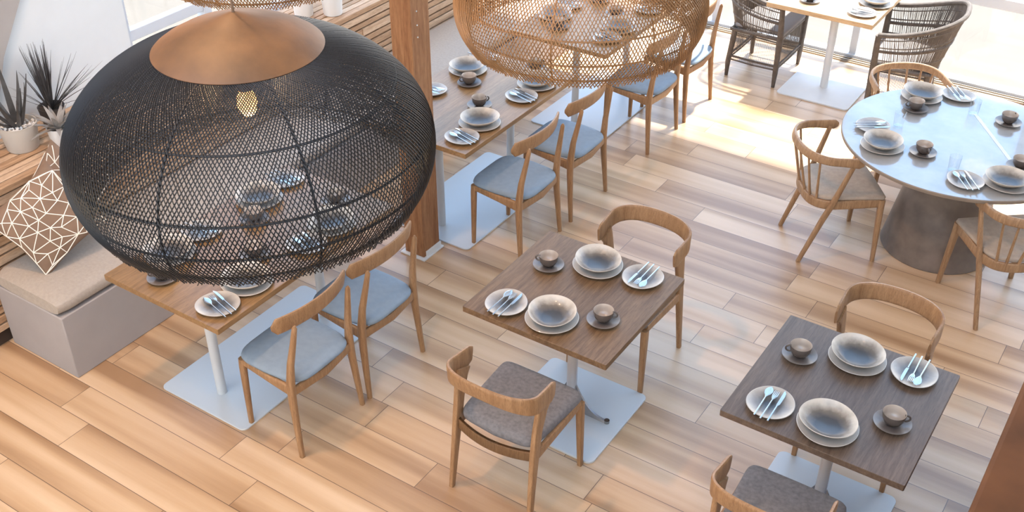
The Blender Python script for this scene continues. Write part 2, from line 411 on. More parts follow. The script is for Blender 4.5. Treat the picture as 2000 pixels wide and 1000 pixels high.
# ---------------------------------------------------------------- bench
def bench():
    t = empty('bench', (-4.69, 4.9, 0)); tag(t, 'long built-in wall bench with painted plinth and woven cream seat pad', 'bench')
    b = MB(); b.box(-.27, .28, -2.46, 2.6, 0, .40); b.build('plinth', M['plinth'], t, bevel=.006)
    def pad(name, y0, y1):
        b = MB(); nx, ny = 14, int((y1 - y0) / .06)
        top = []; rs = []
        z0, z1 = .402, .50
        # rounded box by superellipse sections along y
        for i in range(ny + 1):
            f = i / ny; y = y0 + (y1 - y0) * f
            e = min(f, 1 - f) * (y1 - y0); s = 1 - max(0, 1 - e / .06) ** 3 * .5
            ring = []
            for k in range(28):
                a = 2 * pi * k / 28; c, d = cos(a), sin(a)
                hx = .272 - .03 * (1 - s); hz = (z1 - z0) / 2 * (1 if d < 0 else 1.0)
                px = .007 + hx * math.copysign(abs(c) ** .42, c)
                pz = (z0 + z1) / 2 + hz * math.copysign(abs(d) ** .5, d) * (s if d > 0 else 1)
                ring.append((px, y, pz))
            rs.append(ring)
        b.rings(rs); return b.build(name, M['cream'], t, ang=60)
    pad('seat_pad', -2.455, -.02); pad('seat_pad', -.015, 2.6)
    return t
bench()
# ---------------------------------------------------------------- patterned pillows
def pillow(mat_rows, label, seed):
    rnd = random.Random(seed); h = .22
    def surf(u, v, side, off=0):
        pin = 1 - .10 * (1 - abs(u) ** 2) * abs(v) ** 3; pin2 = 1 - .10 * (1 - abs(v) ** 2) * abs(u) ** 3
        th = .075 * max(0, (1 - u * u) * (1 - v * v)) ** .42 + off
        return Vector((u * h * pin2, v * h * pin, side * th))
    b = MB(); n = 26
    for side in (1, -1):
        vs = [surf(-1 + 2 * i / n, -1 + 2 * j / n, side) for i in range(n + 1) for j in range(n + 1)]
        fs = []
        for i in range(n):
            for j in range(n):
                q = (i * (n + 1) + j, (i + 1) * (n + 1) + j, (i + 1) * (n + 1) + j + 1, i * (n + 1) + j + 1)
                fs.append(q if side > 0 else tuple(reversed(q)))
        b.add(vs, fs)
    o = b.build('pillow', M['cushion'], ang=80)
    # embroidered net of lines
    pts = []
    while len(pts) < 46:
        p = Vector((rnd.uniform(-1.0, 1.0), rnd.uniform(-1.0, 1.0)))
        if all((p - q).length > .215 for q in pts): pts.append(p)
    co, ed, fc, *_ = geometry.delaunay_2d_cdt(pts, [], [], 0, 1e-6)
    es = set()
    for f in fc:
        for i in range(len(f)): es.add(tuple(sorted((f[i], f[(i + 1) % len(f)]))))
    es = [e for e in sorted(es) if rnd.random() < .88 and (co[e[0]] - co[e[1]]).length < .75]
    l = MB()
    for side in (1, -1):
        for a, c in es:
            p, q = co[a], co[c]; K = 7
            path = [surf(*(p + (q - p) * k / K), side, .0012) for k in range(K + 1)]
            l.beam(path, [Vector(((q - p).y, -(q - p).x, 0))] * (K + 1), .0026, .0016, ex=2, n=6)
    l.build('stitched_lines', M['thread'], o)
    o.matrix_world = Matrix(mat_rows) if mat_rows else Matrix()
    return tag(o, label, 'pillow', 'brown pillows stitched with cream lines')
def basis(loc, nrm, up, roll=0):
    n = Vector(nrm).normalized(); u = Vector(up); u = (u - u.dot(n) * n).normalized(); r = u.cross(n)
    c, s = cos(R(roll)), sin(R(roll)); r2 = r * c + u * s; u2 = -r * s + u * c
    return [(r2.x, u2.x, n.x, loc[0]), (r2.y, u2.y, n.y, loc[1]), (r2.z, u2.z, n.z, loc[2]), (0, 0, 0, 1)]
pillow(basis((-4.75, 2.71, .745), (.80, -.38, .42), (0, 0, 1), 29), 'brown pillow stitched with cream lines lying in front at the end of the bench', 5)
pillow(basis((-4.885, 2.93, .745), (.93, -.05, .20), (0, 0, 1), 38), 'brown pillow stitched with cream lines standing behind the front one against the slats', 9)

# ---------------------------------------------------------------- potted plants
def pot(name, loc, r, h, mat, label, kind, top=None, rb=.82):
    t = empty(name, loc); tag(t, label, 'plant')
    b = MB(); b.lathe([(.001, 0), (r * rb * .96, 0), (r * rb, .006), (r * .97, h * .9), (r, h), (r * .93, h), (r * .9, h * .86), (.001, h * .86)], 40)
    b.build('pot', mat, t)
    if kind == 'pebbles':
        b = MB(); rnd = random.Random(2)
        for i in range(150):
            a = rnd.uniform(0, 2 * pi); q = r * .86 * math.sqrt(rnd.random()); s = rnd.uniform(.006, .010)
            c = Vector((q * cos(a), q * sin(a), h * .88 + rnd.uniform(0, .010)))
            b.rings([[c + Vector((s * k * cos(w), s * k * sin(w) * .8, s * .7 * z)) for w in [j * pi / 3 for j in range(6)]] for k, z in ((.3, -1), (1, -.3), (1, .3), (.3, 1))])
        tag(b.build('pebbles', M['pebble'], t), kind='stuff')
    else:
        b = MB(); b.lathe([(.001, h * .87), (r * .9, h * .87)], 24); b.build('soil', M['soil'], t)
    return t
def leaf(b, base, az, el, L, w, bend, th=.004, cup=.3, n=9):
    """one leaf as a flat tapered blade with a channel, curving by bend"""
    p = Vector(base); pts = []; ds = []
    for i in range(n + 1):
        e = el - bend * i / n; d = Vector((cos(az) * cos(e), sin(az) * cos(e), sin(e))); pts.append(p.copy()); ds.append(d); p = p + d * (L / n)
    side = Vector((-sin(az), cos(az), 0)); rs = []
    for i in range(n + 1):
        f = i / n; ww = w * (1 - f) ** .7 * (.75 + .9 * f * (1 - f)) + .0006; up = side.cross(ds[i]) * -1
        t2 = th * (1 - f * .8)
        c = pts[i]
        rs.append([c - side * ww + up * ww * cup, c - up * -t2 * -1, c + side * ww + up * ww * cup, c + up * t2])
    b.rings(rs)
rnd = random.Random(4)
t = pot('potted_aloe', (-5.255, 2.985, .899), .105, .15, M['pot'], 'dark spiky aloe in a white pot topped with pebbles, nearest on the ledge', 'pebbles')
b = MB()
for az, el, L, w, bd in ((160, 82, .40, .022, .1), (20, 62, .30, .018, -.35), (300, 55, .30, .020, -.3), (230, 48, .34, .022, -.25), (120, 58, .30, .02, -.3), (75, 66, .30, .018, -.2),
                         (265, 35, .28, .018, -.3), (340, 45, .27, .016, -.5), (195, 60, .36, .02, -.1), (35, 75, .24, .016, -.1)):
    leaf(b, (.02 * cos(R(az)), .02 * sin(R(az)), .125), R(az), R(el), L, w, bd, .009, .35)
b.build('leaves', M['aloe'], t)
t = pot('potted_yucca', (-5.345, 3.265, .899), .075, .11, M['pot_dark'], 'bushy yucca of thin dark blades in a black pot, behind the aloe', 'soil')
b = MB()
for i in range(95):
    az = rnd.uniform(0, 2 * pi); el = R(rnd.uniform(28, 88)); bnd = rnd.uniform(-.1, .25)
    if cos(az) < -.15: el = max(el, R(79)); bnd = -.02
    leaf(b, (.012 * cos(az), .012 * sin(az), .092), az, el, rnd.uniform(.28, .40), .0052, bnd, .0016, .2, 6)
b.build('leaves', M['yucca'], t)
t = pot('potted_agave', (-5.105, 3.13, .899), .066, .11, M['pot2'], 'silvery agave with broad pointed leaves in a small white pot beside the black pendant', 'soil')
b = MB()
for i in range(20):
    az = i * 2.399; el = R(12 + 62 * (i / 20)); leaf(b, (.015 * cos(az), .015 * sin(az), .095), az, el, .19 - .05 * i / 20, .021, .55, .004, .35)
b.build('leaves', M['agave'], t)
for x, y, r, h, lab in ((-5.234, 5.25, .078, .20, 'white flower pot on the ledge between the pendants, left one'), (-5.085, 5.385, .08, .21, 'white flower pot on the ledge, right one next to the timber post')):
    t = pot('potted_plant', (x, y, .899), r, h, M['pot2'], lab, 'soil'); t['group'] = 'white pots on the far ledge'
    b = MB()
    for i in range(26):
        az = rnd.uniform(0, 6.28); leaf(b, (0, 0, h * .87), az, R(rnd.uniform(35, 85) if cos(az) > -.2 else 80), rnd.uniform(.14, .24), .010, rnd.uniform(.2, .9), .0015, .2, 6)
    b.build('leaves', M['yucca'], t)

# ---------------------------------------------------------------- tables
def tabletop(b, x0, x1, y0, y1, z0, z1): b.prism(rrect(x0, x1, y0, y1, .006, 3), z0, z1)
def fin(s):
    b = MB(); K = 12; rs = []
    for i in range(K + 1):
        f = i / K; x = s * (.028 + .19 * f); zt = .018 + .15 * (1 - f) ** 2.6 + .006; zb = .0125
        hw = .008 + .004 * f; rs.append([(x, -hw, zb), (x, hw, zb), (x, hw * .6, zt), (x, -hw * .6, zt)])
    b.rings(rs); return b
def bolt(s):
    b = MB(); b.tube([(s * .212, 0, .0125), (s * .212, 0, .03)], .014, 14); return b
def square_table(x, y, top, label):
    w = .776; t = empty('dining_table', (x + w / 2, y + w / 2, 0)); tag(t, label, 'table')
    b = MB(); tabletop(b, -w / 2, w / 2, -w / 2, w / 2, .719, .75); b.build('tabletop', top, t, bevel=.002)
    b = MB(); b.prism(rrect(-.292, .292, -.295, .295, .035, 8), 0, .012); b.build('base_plate', M['steel'], t, bevel=.002)
    b = MB(); b.tube([(0, 0, .012), (0, 0, .05), (0, 0, .715)], [.028, .0265, .0265], 24); b.build('pole', M['pole'], t)
    b = MB(); b.prism(rrect(-.14, .14, -.14, .14, .02), .711, .7188); b.build('mounting_plate', M['cast'], t)
    for s in (1, -1): bolt(s).build('bolt', M['cutlery'], fin(s).build('bracket', M['cast'], t))
    return t
MX, MY, RX, RY = -2.482, 3.305, -1.170, 3.320
square_table(MX, MY, M['top_m'], 'square brown oak dining table in the middle of the floor, laid for two')
square_table(RX, RY, M['top_r'], 'square greyish oak dining table at the lower right, laid for two')
def long_table(y0, y1, p0, p1, label):
    yc = (y0 + y1) / 2; xc = -3.70; t = empty('dining_table', (xc, yc, 0)); tag(t, label, 'table', 'long wall tables')
    b = MB(); tabletop(b, -.392, .392, y0 - yc, y1 - yc, .719, .75); b.build('tabletop', M['top_l'], t, bevel=.002)
    b = MB(); b.prism(rrect(-3.985 - xc, -3.375 - xc, p0 - yc, p1 - yc, .035, 8), 0, .01); b.build('base_plate', M['steel'], t, bevel=.002)
    for yy in (p0 + .15, p1 - .15):
        b = MB(); b.tube([(.017, yy - yc, .01), (.017, yy - yc, .718)], .026, 24); b.build('pole', M['steel'], t)
LT = [(2.54, 3.83), (4.484, 5.75), (6.12, 7.39)]
long_table(2.54, 3.83, 2.632, 3.73, 'rectangular oak table beneath the black pendant, by the near bench end')
long_table(4.484, 5.75, 4.567, 5.665, 'rectangular oak table just beyond the timber post, by the bench')
long_table(6.12, 7.39, 6.225, 7.30, 'rectangular oak table seen through the natural rattan pendant')
def window_table():
    x0, x1, y0, y1 = -2.775, -1.965, 7.615, 8.38; xc, yc = (x0 + x1) / 2, (y0 + y1) / 2
    t = empty('dining_table', (xc, yc, 0)); tag(t, 'pale oak table at the far window between two wicker armchairs', 'table')
    b = MB(); tabletop(b, x0 - xc, x1 - xc, y0 - yc, y1 - yc, .715, .75); b.build('tabletop', M['top_w'], t, bevel=.002)
    b = MB(); b.prism(rrect(-2.63 - xc, -2.055 - xc, 7.70 - yc, 8.29 - yc, .03, 8), 0, .012); b.build('base_plate', M['white'], t, bevel=.002)
    b = MB(); b.tube([(.02, 0, .012), (.02, 0, .715)], .03, 24); b.build('pole', M['white'], t)
window_table()
RC = (-.970, 6.250)
def round_table():
    t = empty('round_table', (RC[0], RC[1], 0)); tag(t, 'large round table with glossy stone top on a dark cone base', 'table')
    b = MB(); r = .69; b.lathe([(.001, .722), (r - .012, .722), (r, .73), (r, .745), (r - .004, .75)], 96); b.mi = 1
    b.lathe([(r - .004, .75), (.001, .75)], 96); b.build('tabletop', [M['stone_edge'], M['stone']], t)
    b = MB(); b.lathe([(.001, 0), (.325, 0), (.33, .006), (.205, .70), (.2, .7215), (.001, .7215)], 64); b.build('cone_base', M['cone'], t)
    b = MB(); p = Vector((-.991 - RC[0], 6.624 - RC[1], 0)); q = Vector((-.655 - RC[0], 6.13 - RC[1], 0)); d = (q - p).normalized(); s = Vector((-d.y, d.x, 0)) * .011  # thin pale strip standing in for a reflection on the glossy top
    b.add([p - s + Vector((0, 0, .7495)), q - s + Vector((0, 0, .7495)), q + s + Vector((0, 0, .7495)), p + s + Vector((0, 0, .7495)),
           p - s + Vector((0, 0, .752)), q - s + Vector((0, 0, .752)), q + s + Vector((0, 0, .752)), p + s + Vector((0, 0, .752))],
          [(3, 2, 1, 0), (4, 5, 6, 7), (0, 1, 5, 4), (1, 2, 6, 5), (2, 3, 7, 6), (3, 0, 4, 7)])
    tag(b.build('reflection_strip', M['frame'], t), label='pale strip modelled as a reflection on the stone top')
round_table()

# ---------------------------------------------------------------- chairs
def seat_pad(b, poly, z0, z1, crown=.012, inset=.014):
    """cushion from a closed outline: rounded edge, slightly domed top"""
    n = len(poly); cx = sum(p[0] for p in poly) / n; cy = sum(p[1] for p in poly) / n
    def ring(k, z): return [(cx + (x - cx) * k, cy + (y - cy) * k, z) for x, y in poly]
    w = max(abs(x - cx) for x, y in poly); i = inset / w
    rs = [ring(1 - i * 1.3, z0), ring(1 - i * .25, z0 + (z1 - z0) * .18), ring(1, z0 + (z1 - z0) * .45), ring(1 - i * .3, z0 + (z1 - z0) * .78), ring(1 - i * 1.2, z1),
          ring(.8, z1 + crown * .5), ring(.5, z1 + crown * .9), ring(.2, z1 + crown), ring(.02, z1 + crown)]
    b.rings(rs)
def chair_a():
    t = empty('dining_chair'); tag(t, '', 'chair', 'blue seated oak chairs at the wall tables')
    for s in (-1, 1):
        b = MB(); b.beam([(-.188, s * .228, 0), (-.176, s * .222, .15), (-.163, s * .214, .33), (-.160, s * .21, .43), (-.172, s * .203, .56), (-.198, s * .19, .70), (-.213, s * .184, .785), (-.215, s * .184, .80)],
                         (1, 0, 0), [.013, .016, .020, .022, .018, .0145, .012, .004], [.013, .015, .018, .019, .016, .013, .011, .004], ex=2.6)
        b.build('leg', M['oak'], t)
        b = MB(); b.beam([(.188, s * .195, 0), (.182, s * .19, .38), (.180, s * .188, .43)], (1, 0, 0), [.012, .018, .018], [.012, .017, .017], ex=3)
        b.build('leg', M['oak'], t)
        b = MB(); b.beam([(-.16, s * .205, .395), (-.02, s * .205, .408), (.17, s * .19, .414)], (0, 0, 1), [.034, .024, .018], .011, ex=4); b.build('seat_rail', M['oak'], t)
    b = MB(); b.beam([(.178, -.18, .414), (.178, .18, .414)], (0, 0, 1), .019, .010, ex=4); b.build('seat_rail', M['oak'], t)
    b = MB(); b.beam([(-.165, -.20, .395), (-.19, 0, .395), (-.165, .20, .395)], (0, 0, 1), .026, .010, ex=4); b.build('seat_rail', M['oak'], t)
    b = MB(); K = 22; pts = []; us = []; hw = []; hh = []
    for i in range(K + 1):
        f = -1 + 2 * i / K; y = .252 * f; x = -.196 + .062 * f * f
        pts.append((x, y, .80 - .01 * f * f)); us.append((-.16, 0, 1)); e = 1 - abs(f)
        k = min(1, (e / .10)) if e < .10 else 1
        hw.append(.050 * (max(.25, math.sqrt(max(0, 1 - (1 - k) ** 2))))); hh.append(.0095 * (.45 + .55 * k))
    b.beam(pts, us, hw, hh, ex=3.2); b.build('backrest', M['oak'], t)
    poly = []
    for k in range(44):
        a = 2 * pi * k / 44; c, d = cos(a), sin(a); x = .005 + .212 * math.copysign(abs(c) ** .42, c); y = (.214 if x > 0 else .214 + .08 * x) * math.copysign(abs(d) ** .42, d)
        poly.append((x, y))
    b = MB(); seat_pad(b, poly, .430, .465, .010); b.build('seat', M['blue'], t, ang=60)
    return t
A = chair_a()
for y, lab in ((2.897, 'blue seated oak chair farthest from the timber post at the table under the black pendant'),
               (3.413, 'blue seated oak chair nearest the timber post at the table under the black pendant'),
               (4.855, 'blue seated oak chair nearer the post at the table beyond it'),
               (5.445, 'blue seated oak chair just below the rattan pendant rim, at the table beyond the post'),
               (6.505, 'blue seated oak chair partly behind the rattan pendant at the far wall table'),
               (7.09, 'blue seated oak chair farthest along the wall tables, right of the rattan pendant')):
    place(A, (-3.203, y, 0), pi, lab)

def chair_b():
    t = empty('dining_chair'); tag(t, '', 'chair', 'curved back oak chairs with charcoal seats')
    # front is +y here
    for s in (-1, 1):
        b = MB(); b.beam([(s * .219, -.229, 0), (s * .214, -.205, .2), (s * .210, -.178, .40), (s * .210, -.160, .52), (s * .213, -.135, .62), (s * .216, -.118, .66)],
                         (0, 1, 0), [.014, .020, .027, .030, .040, .052], [.0115, .013, .0145, .0145, .0135, .012], ex=4.5)
        b.build('leg', M['oak'], t)
        b = MB(); b.beam([(s * .219, .226, 0), (s * .213, .215, .36), (s * .212, .213, .408)], (1, 0, 0), [.012, .017, .017], [.013, .021, .021], ex=4.5); b.build('leg', M['oak'], t)
        b = MB(); b.beam([(s * .210, -.175, .385), (s * .211, .205, .41)], (0, 0, 1), [.028, .022], .012, ex=5); b.build('seat_rail', M['oak'], t)
    b = MB(); b.beam([(-.20, .212, .41), (.20, .212, .41)], (0, 0, 1), .022, .011, ex=5); b.build('seat_rail', M['oak'], t)
    K = 16; b = MB(); b.beam([(-.205 + .41 * i / K, -.178 - .045 * (1 - (2 * i / K - 1) ** 2), .385) for i in range(K + 1)], (0, 0, 1), .028, .011, ex=5); b.build('seat_rail', M['oak'], t)
    # bent band
    K = 44; pts = []; us = []; hw = []; hh = []
    for i in range(K + 1):
        f = -1 + 2 * i / K; a = abs(f)
        ang = f * pi / 2
        if a > .80:
            q = (a - .80) / .20; x = math.copysign(.226 - .006 * q, f); y = -.165 + .125 * q
        else:
            g = f / .80 * pi / 2; x = .226 * math.copysign(abs(sin(g)) ** .80, g); y = -.165 - .125 * abs(cos(g)) ** .80
        z = .742 - .055 * a ** 1.6
        pts.append((x, y, z))
        tilt = .20 * (1 - a); us.append((0, -tilt, 1))
        e = (1 - a) / .03; k = min(1, max(.0, e))
        hw.append((.044 + .010 * a ** 2) * (.72 + .28 * k)); hh.append(.0095 * (.6 + .4 * k))
    b.beam(pts, us, hw, hh, ex=4, n=16); b.build('backrest', M['oak'], t)
    poly = []
    for k in range(56):
        a = 2 * pi * k / 56; c, d = cos(a), sin(a); u = math.copysign(abs(c) ** .17, c); v = math.copysign(abs(d) ** .17, d)
        y = .030 + .203 * v - (.025 * (1 - u * u) if v < 0 else -.004 * (1 - u * u)); poly.append((u * (.211 + .013 * v), y))
    b = MB(); seat_pad(b, poly, .410, .468, .006, .008); b.build('seat', M['charcoal'], t, ang=60)
    return t
B = chair_b()
mx, rx = MX + .4, RX + .382
place(B, (mx + .012, 3.150, 0), 0, 'charcoal seated chair with its curved back to the camera at the middle square table')
place(B, (mx + .008, 4.225, 0), pi, 'curved back oak chair on the far side of the middle square table')
place(B, (rx - .02, 3.165, 0), 0, 'charcoal seated curved back chair cut off by the bottom edge, at the lower right table')
place(B, (rx + .0, 4.235, 0), pi, 'curved back oak chair on the far side of the lower right square table')

def chair_c():
    t = empty('spindle_chair'); tag(t, '', 'chair', 'spindle back armchairs around the round table')
    def rail(f):   # f in -1..1 around the U
        a = abs(f)
        if a > .72: q = (a - .72) / .28; return Vector((-.085 + .125 * q, math.copysign(.240 + .008 * q, f), .712 - .012 * q))
        g = f / .72 * pi / 2
        return Vector((-.085 - .205 * abs(cos(g)) ** .85, .240 * math.copysign(abs(sin(g)) ** .85, g), .712 + .018 * cos(g)))
    def frame(f):
        g = f * pi / 2; return Vector((-.02 - .195 * abs(cos(g)) ** .7, .205 * math.copysign(abs(sin(g)) ** .7, g), .40))
    K = 40; b = MB(); pts = []; us = []; hw = []; hh = []
    for i in range(K + 1):
        f = -1 + 2 * i / K; a = abs(f); pts.append(rail(f)); us.append((.25 * cos(f * 1.5), 0, 1)); e = min(1, (1 - a) / .05)
        hw.append((.0265 + .006 * max(0, a - .7) / .3) * (.45 + .55 * math.sqrt(e))); hh.append(.0105)
    b.beam(pts, us, hw, hh, ex=3.2); b.build('backrest', M['oak_round'], t)
    for s in (-1, 1):
        b = MB(); b.beam([(-.235, s * .205, 0), (-.13, s * .213, .31), (-.095, s * .217, .40), (-.01, s * .238, .695)], (1, 0, 0), [.013, .018, .018, .013], [.012, .014, .014, .011], ex=3)
        b.build('leg', M['oak_round'], t)
        b = MB(); b.beam([(.222, s * .228, 0), (.212, s * .208, .36), (.211, s * .206, .43)], (1, 0, 0), [.012, .018, .019], [.013, .019, .019], ex=4); b.build('leg', M['oak_round'], t)
    b = MB(); b.beam([(.20, -.205, .405)] + [frame(-1 + 2 * i / 24) for i in range(25)] + [(.20, .205, .405)], (0, 0, 1), .030, .011, ex=4); b.build('seat_frame', M['oak_round'], t)
    b = MB(); b.beam([(.212, -.195, .405), (.212, .195, .405)], (0, 0, 1), .028, .010, ex=4); b.build('seat_rail', M['oak_round'], t)
    for i in range(6):
        f = -.50 + i * .2; p = frame(f) + Vector((0, 0, .02)); q = rail(f * .92) - Vector((0, 0, .012))
        b = MB(); b.tube([p, q], [.0085, .0065], 10); b.build('spindle', M['oak_round'], t)
    poly = [(.232, -.212), (.232, .212)]
    poly = [(.215, -.222), (.232, -.205), (.236, 0), (.232, .205), (.215, .222)] + [(frame(1 - 2 * i / 24).x + .004, frame(1 - 2 * i / 24).y * 1.02) for i in range(25)]
    b = MB(); seat_pad(b, poly, .431, .455, .008, .008); b.build('seat', M['taupe'], t, ang=60)
    return t
CC = chair_c()
place(CC, (-1.554, 5.908, 0), R(37.2), 'spindle back armchair drawn up to the left side of the round table')
place(CC, (-.518, 5.830, 0), R(129.5), 'spindle back armchair in front of the round table, cut by the right edge')
place(CC, (-1.435, 6.872, 0), R(-53), 'spindle back armchair behind the round table, beside the wicker armchair')

def wicker_chair():
    t = empty('wicker_armchair'); tag(t, '', 'chair', 'grey wicker armchairs at the window table')
    def low(f):
        g = f * pi / 2; return Vector((.205 - .43 * abs(cos(g)) ** .55, .262 * math.copysign(abs(sin(g)) ** .45, g), .40))
    def rim(f):
        g = f * pi / 2; return Vector((.215 - .56 * abs(cos(g)) ** .75, .315 * math.copysign(abs(sin(g)) ** .62, g), .675 + .16 * cos(g) ** 1.3))
    def at(f, h):
        a, c = low(f), rim(f); return a + (c - a) * h + Vector((0, 0, 0))
    K = 48; fs = [-1 + 2 * i / K for i in range(K + 1)]
    b = MB(); b.tube([rim(f) for f in fs], .0175, 10); b.build('arm_rim', M['wicker'], t)
    b = MB()
    for h in (.24, .62): b.tube([at(f, h) for f in fs], .0055, 6)
    b.tube([at(f, .02) for f in fs], .011, 6)
    for h in (.50, .53): b.tube([at(f, h) for f in fs], .0085, 6)
    for h in (.85,): b.tube([at(f, h) for f in fs], .0045, 6)
    b.build('woven_band', M['wicker'], t)
    b = MB(); n = 210; r = random.Random(5)
    for i in range(n):
        f = -.985 + 1.97 * i / (n - 1); j = r.uniform(-.008, .008)
        b.tube([at(f, 0), at(f + j, .5), at(f, 1)], .0021, 4)
    b.build('upright_canes', M['wicker'], t)
    for sx, sy in ((1, 1), (1, -1), (-1, 1), (-1, -1)):
        b = MB()
        if sx > 0: b.tube([(.205, sy * .262, 0), (.208, sy * .262, .12), (.21, sy * .265, .42), (.212, sy * .312, .672)], [.014, .021, .025, .020], 12)
        else: b.tube([(-.200, sy * .255, 0), (-.20, sy * .252, .12), (-.175, sy * .235, .40)], [.014, .021, .024], 12)
        b.build('leg', M['wicker'], t)
    for p, q in (((.205, -.26), (.205, .26)), ((-.2, -.255), (-.2, .255)), ((-.2, .255), (.205, .26)), ((-.2, -.255), (.205, -.26))):
        b = MB(); P = lambda f, z: (p[0] + (q[0] - p[0]) * f, p[1] + (q[1] - p[1]) * f, z)
        b.tube([P(0, .40), P(1, .40)], .014, 8); b.tube([P(0, .175), P(.5, .17), P(1, .175)], .009, 8); b.tube([P(0, .145), P(.5, .138), P(1, .145)], .006, 6)
        for i in range(46):
            f = .04 + .92 * i / 45; b.tube([P(f, .142), P(f, .40)], .0016, 4)
        b.build('side_weave', M['wicker'], t)
    b = MB(); seat_pad(b, rrect(-.185, .225, -.245, .245, .03), .415, .45, .006); b.build('seat', M['wicker_seat'], t)
    return t
WC = wicker_chair()
place(WC, (-2.895, 8.045, 0), 0, 'grey wicker armchair left of the window table, cut by the top edge')
place(WC, (-1.765, 8.00, 0), R(190), 'grey wicker armchair with flared round back right of the window table')

# ---------------------------------------------------------------- tableware prototypes
def wob(k, a0, e=.035): return lambda a: 1 + e * cos(2 * (a - a0)) + k * cos(3 * (a - a0 * 2))
def proto_under():
    b = MB(); b.lathe([(.001, 0), (.075, 0), (.078, .003), (.10, .008), (.125, .015), (.1265, .017), (.124, .0185), (.10, .0115), (.075, .0075), (.001, .0065)], 64, wob=wob(.010, .5, .012))
    return tag(b.build('dinner_plate', M['under']), '', 'plate')
def proto_bowl():
    b = MB(); p = [(.001, .0), (.050, 0), (.054, .003), (.085, .018), (.108, .038), (.1165, .0475), (.1155, .0495), (.1135, .048), (.104, .036), (.082, .0175), (.052, .0075), (.001, .006)]
    b.lathe(p, 72, wob=wob(.012, .9, .035)); return tag(b.build('bowl', M['bowl']), '', 'bowl')
def proto_side():
    b = MB(); b.lathe([(.001, 0), (.055, 0), (.058, .003), (.085, .010), (.101, .018), (.1025, .0195), (.100, .0205), (.082, .0125), (.055, .0075), (.001, .0065)], 64, wob=wob(.015, .2, .03))
    return tag(b.build('side_plate', M['side']), '', 'plate')
def proto_saucer():
    b = MB(); b.lathe([(.001, 0), (.038, 0), (.041, .003), (.060, .010), (.077, .0155), (.0775, .017), (.075, .0165), (.058, .0115), (.034, .0068), (.030, .0055), (.001, .0055)], 56)
    return tag(b.build('saucer', M['saucer']), '', 'saucer')
def proto_cup(inner):
    t = empty('cup'); tag(t, '', 'cup')
    b = MB(); b.lathe([(.001, .001), (.022, 0), (.025, .004), (.036, .014), (.045, .032), (.0485, .058), (.0475, .0605)], 48); b.mi = 1
    b.lathe([(.0475, .0605), (.0458, .058), (.042, .033), (.033, .016), (.018, .008), (.001, .007)], 48); b.build('body', [M['cup_out'], inner], t, ang=60)
    b = MB(); pts = []
    for i in range(13):
        a = R(100 - 210 * i / 12); pts.append((.0475 + .019 * cos(a) - .002, 0, .038 + .0155 * sin(a)))
    b.tube(pts, .0042, 8, ref=(0, 1, 0)); b.build('handle', M['cup_out'], t)
    return t
def proto_spoon():
    b = MB(); K = 20; pts = []; hw = []; hh = []
    for i in range(K + 1):
        f = i / K; x = -.10 + .20 * f
        if f < .68: w = .0042 - .0016 * f; z = .002; h = .0018
        else: q = (f - .68) / .32; w = .0028 + .0185 * max(0, sin(pi * q)) ** .62 * (.9 if q < .5 else 1); z = .002 + .003 * sin(pi * q) * -.2; h = .0015
        pts.append((x, 0, z + .001)); hw.append(w * .85 if i < K else .004); hh.append(h)
    b.beam(pts, (0, 1, 0), hw, hh, ex=2, n=12); return tag(b.build('spoon', M['cutlery']), '', 'spoon')
def proto_fork():
    b = MB(); b.beam([(-.10, 0, .003), (0, 0, .003), (.035, 0, .003), (.048, 0, .003), (.062, 0, .003)], (0, 1, 0), [.0036, .0024, .0024, .0095, .011], .0016, ex=2.5, n=12)
    for k in range(4): y = -.0096 + .0064 * k; b.beam([(.058, y, .003), (.08, y, .0032), (.098, y * .94, .0045)], (0, 1, 0), [.0022, .0019, .0008], .0013, ex=3, n=8)
    return tag(b.build('fork', M['cutlery']), '', 'fork')
def proto_knife():
    b = MB(); b.beam([(-.105, 0, .004), (-.02, 0, .004), (0, 0, .004), (.006, 0, .004)], (0, 1, 0), [.0042, .0034, .0034, .0034], .0028, ex=2.6, n=12)
    rs = []
    for x, y0, y1 in ((.004, -.004, .005), (.02, -.008, .005), (.07, -.0085, .0055), (.092, -.006, .0055), (.104, .001, .0045)):
        rs.append([(x, y0, .003), (x, y1, .0028), (x, y1, .005), (x, y0, .0035)])
    b.rings(rs); return tag(b.build('knife', M['cutlery']), '', 'knife')
def proto_glass():
    b = MB(); b.lathe([(.001, 0), (.027, 0), (.0285, .002), (.0335, .098), (.0340, .100), (.0330, .100), (.0322, .098), (.0272, .010), (.001, .009)], 40)
    return tag(b.build('tumbler', M['glass']), '', 'glass')
P = dict(under=proto_under(), bowl=proto_bowl(), side=proto_side(), saucer=proto_saucer(), cup=proto_cup(M['cup_in']), spoon=proto_spoon(), fork=proto_fork(), knife=proto_knife(), glass=proto_glass())
Z = .7503
rnd = random.Random(21)
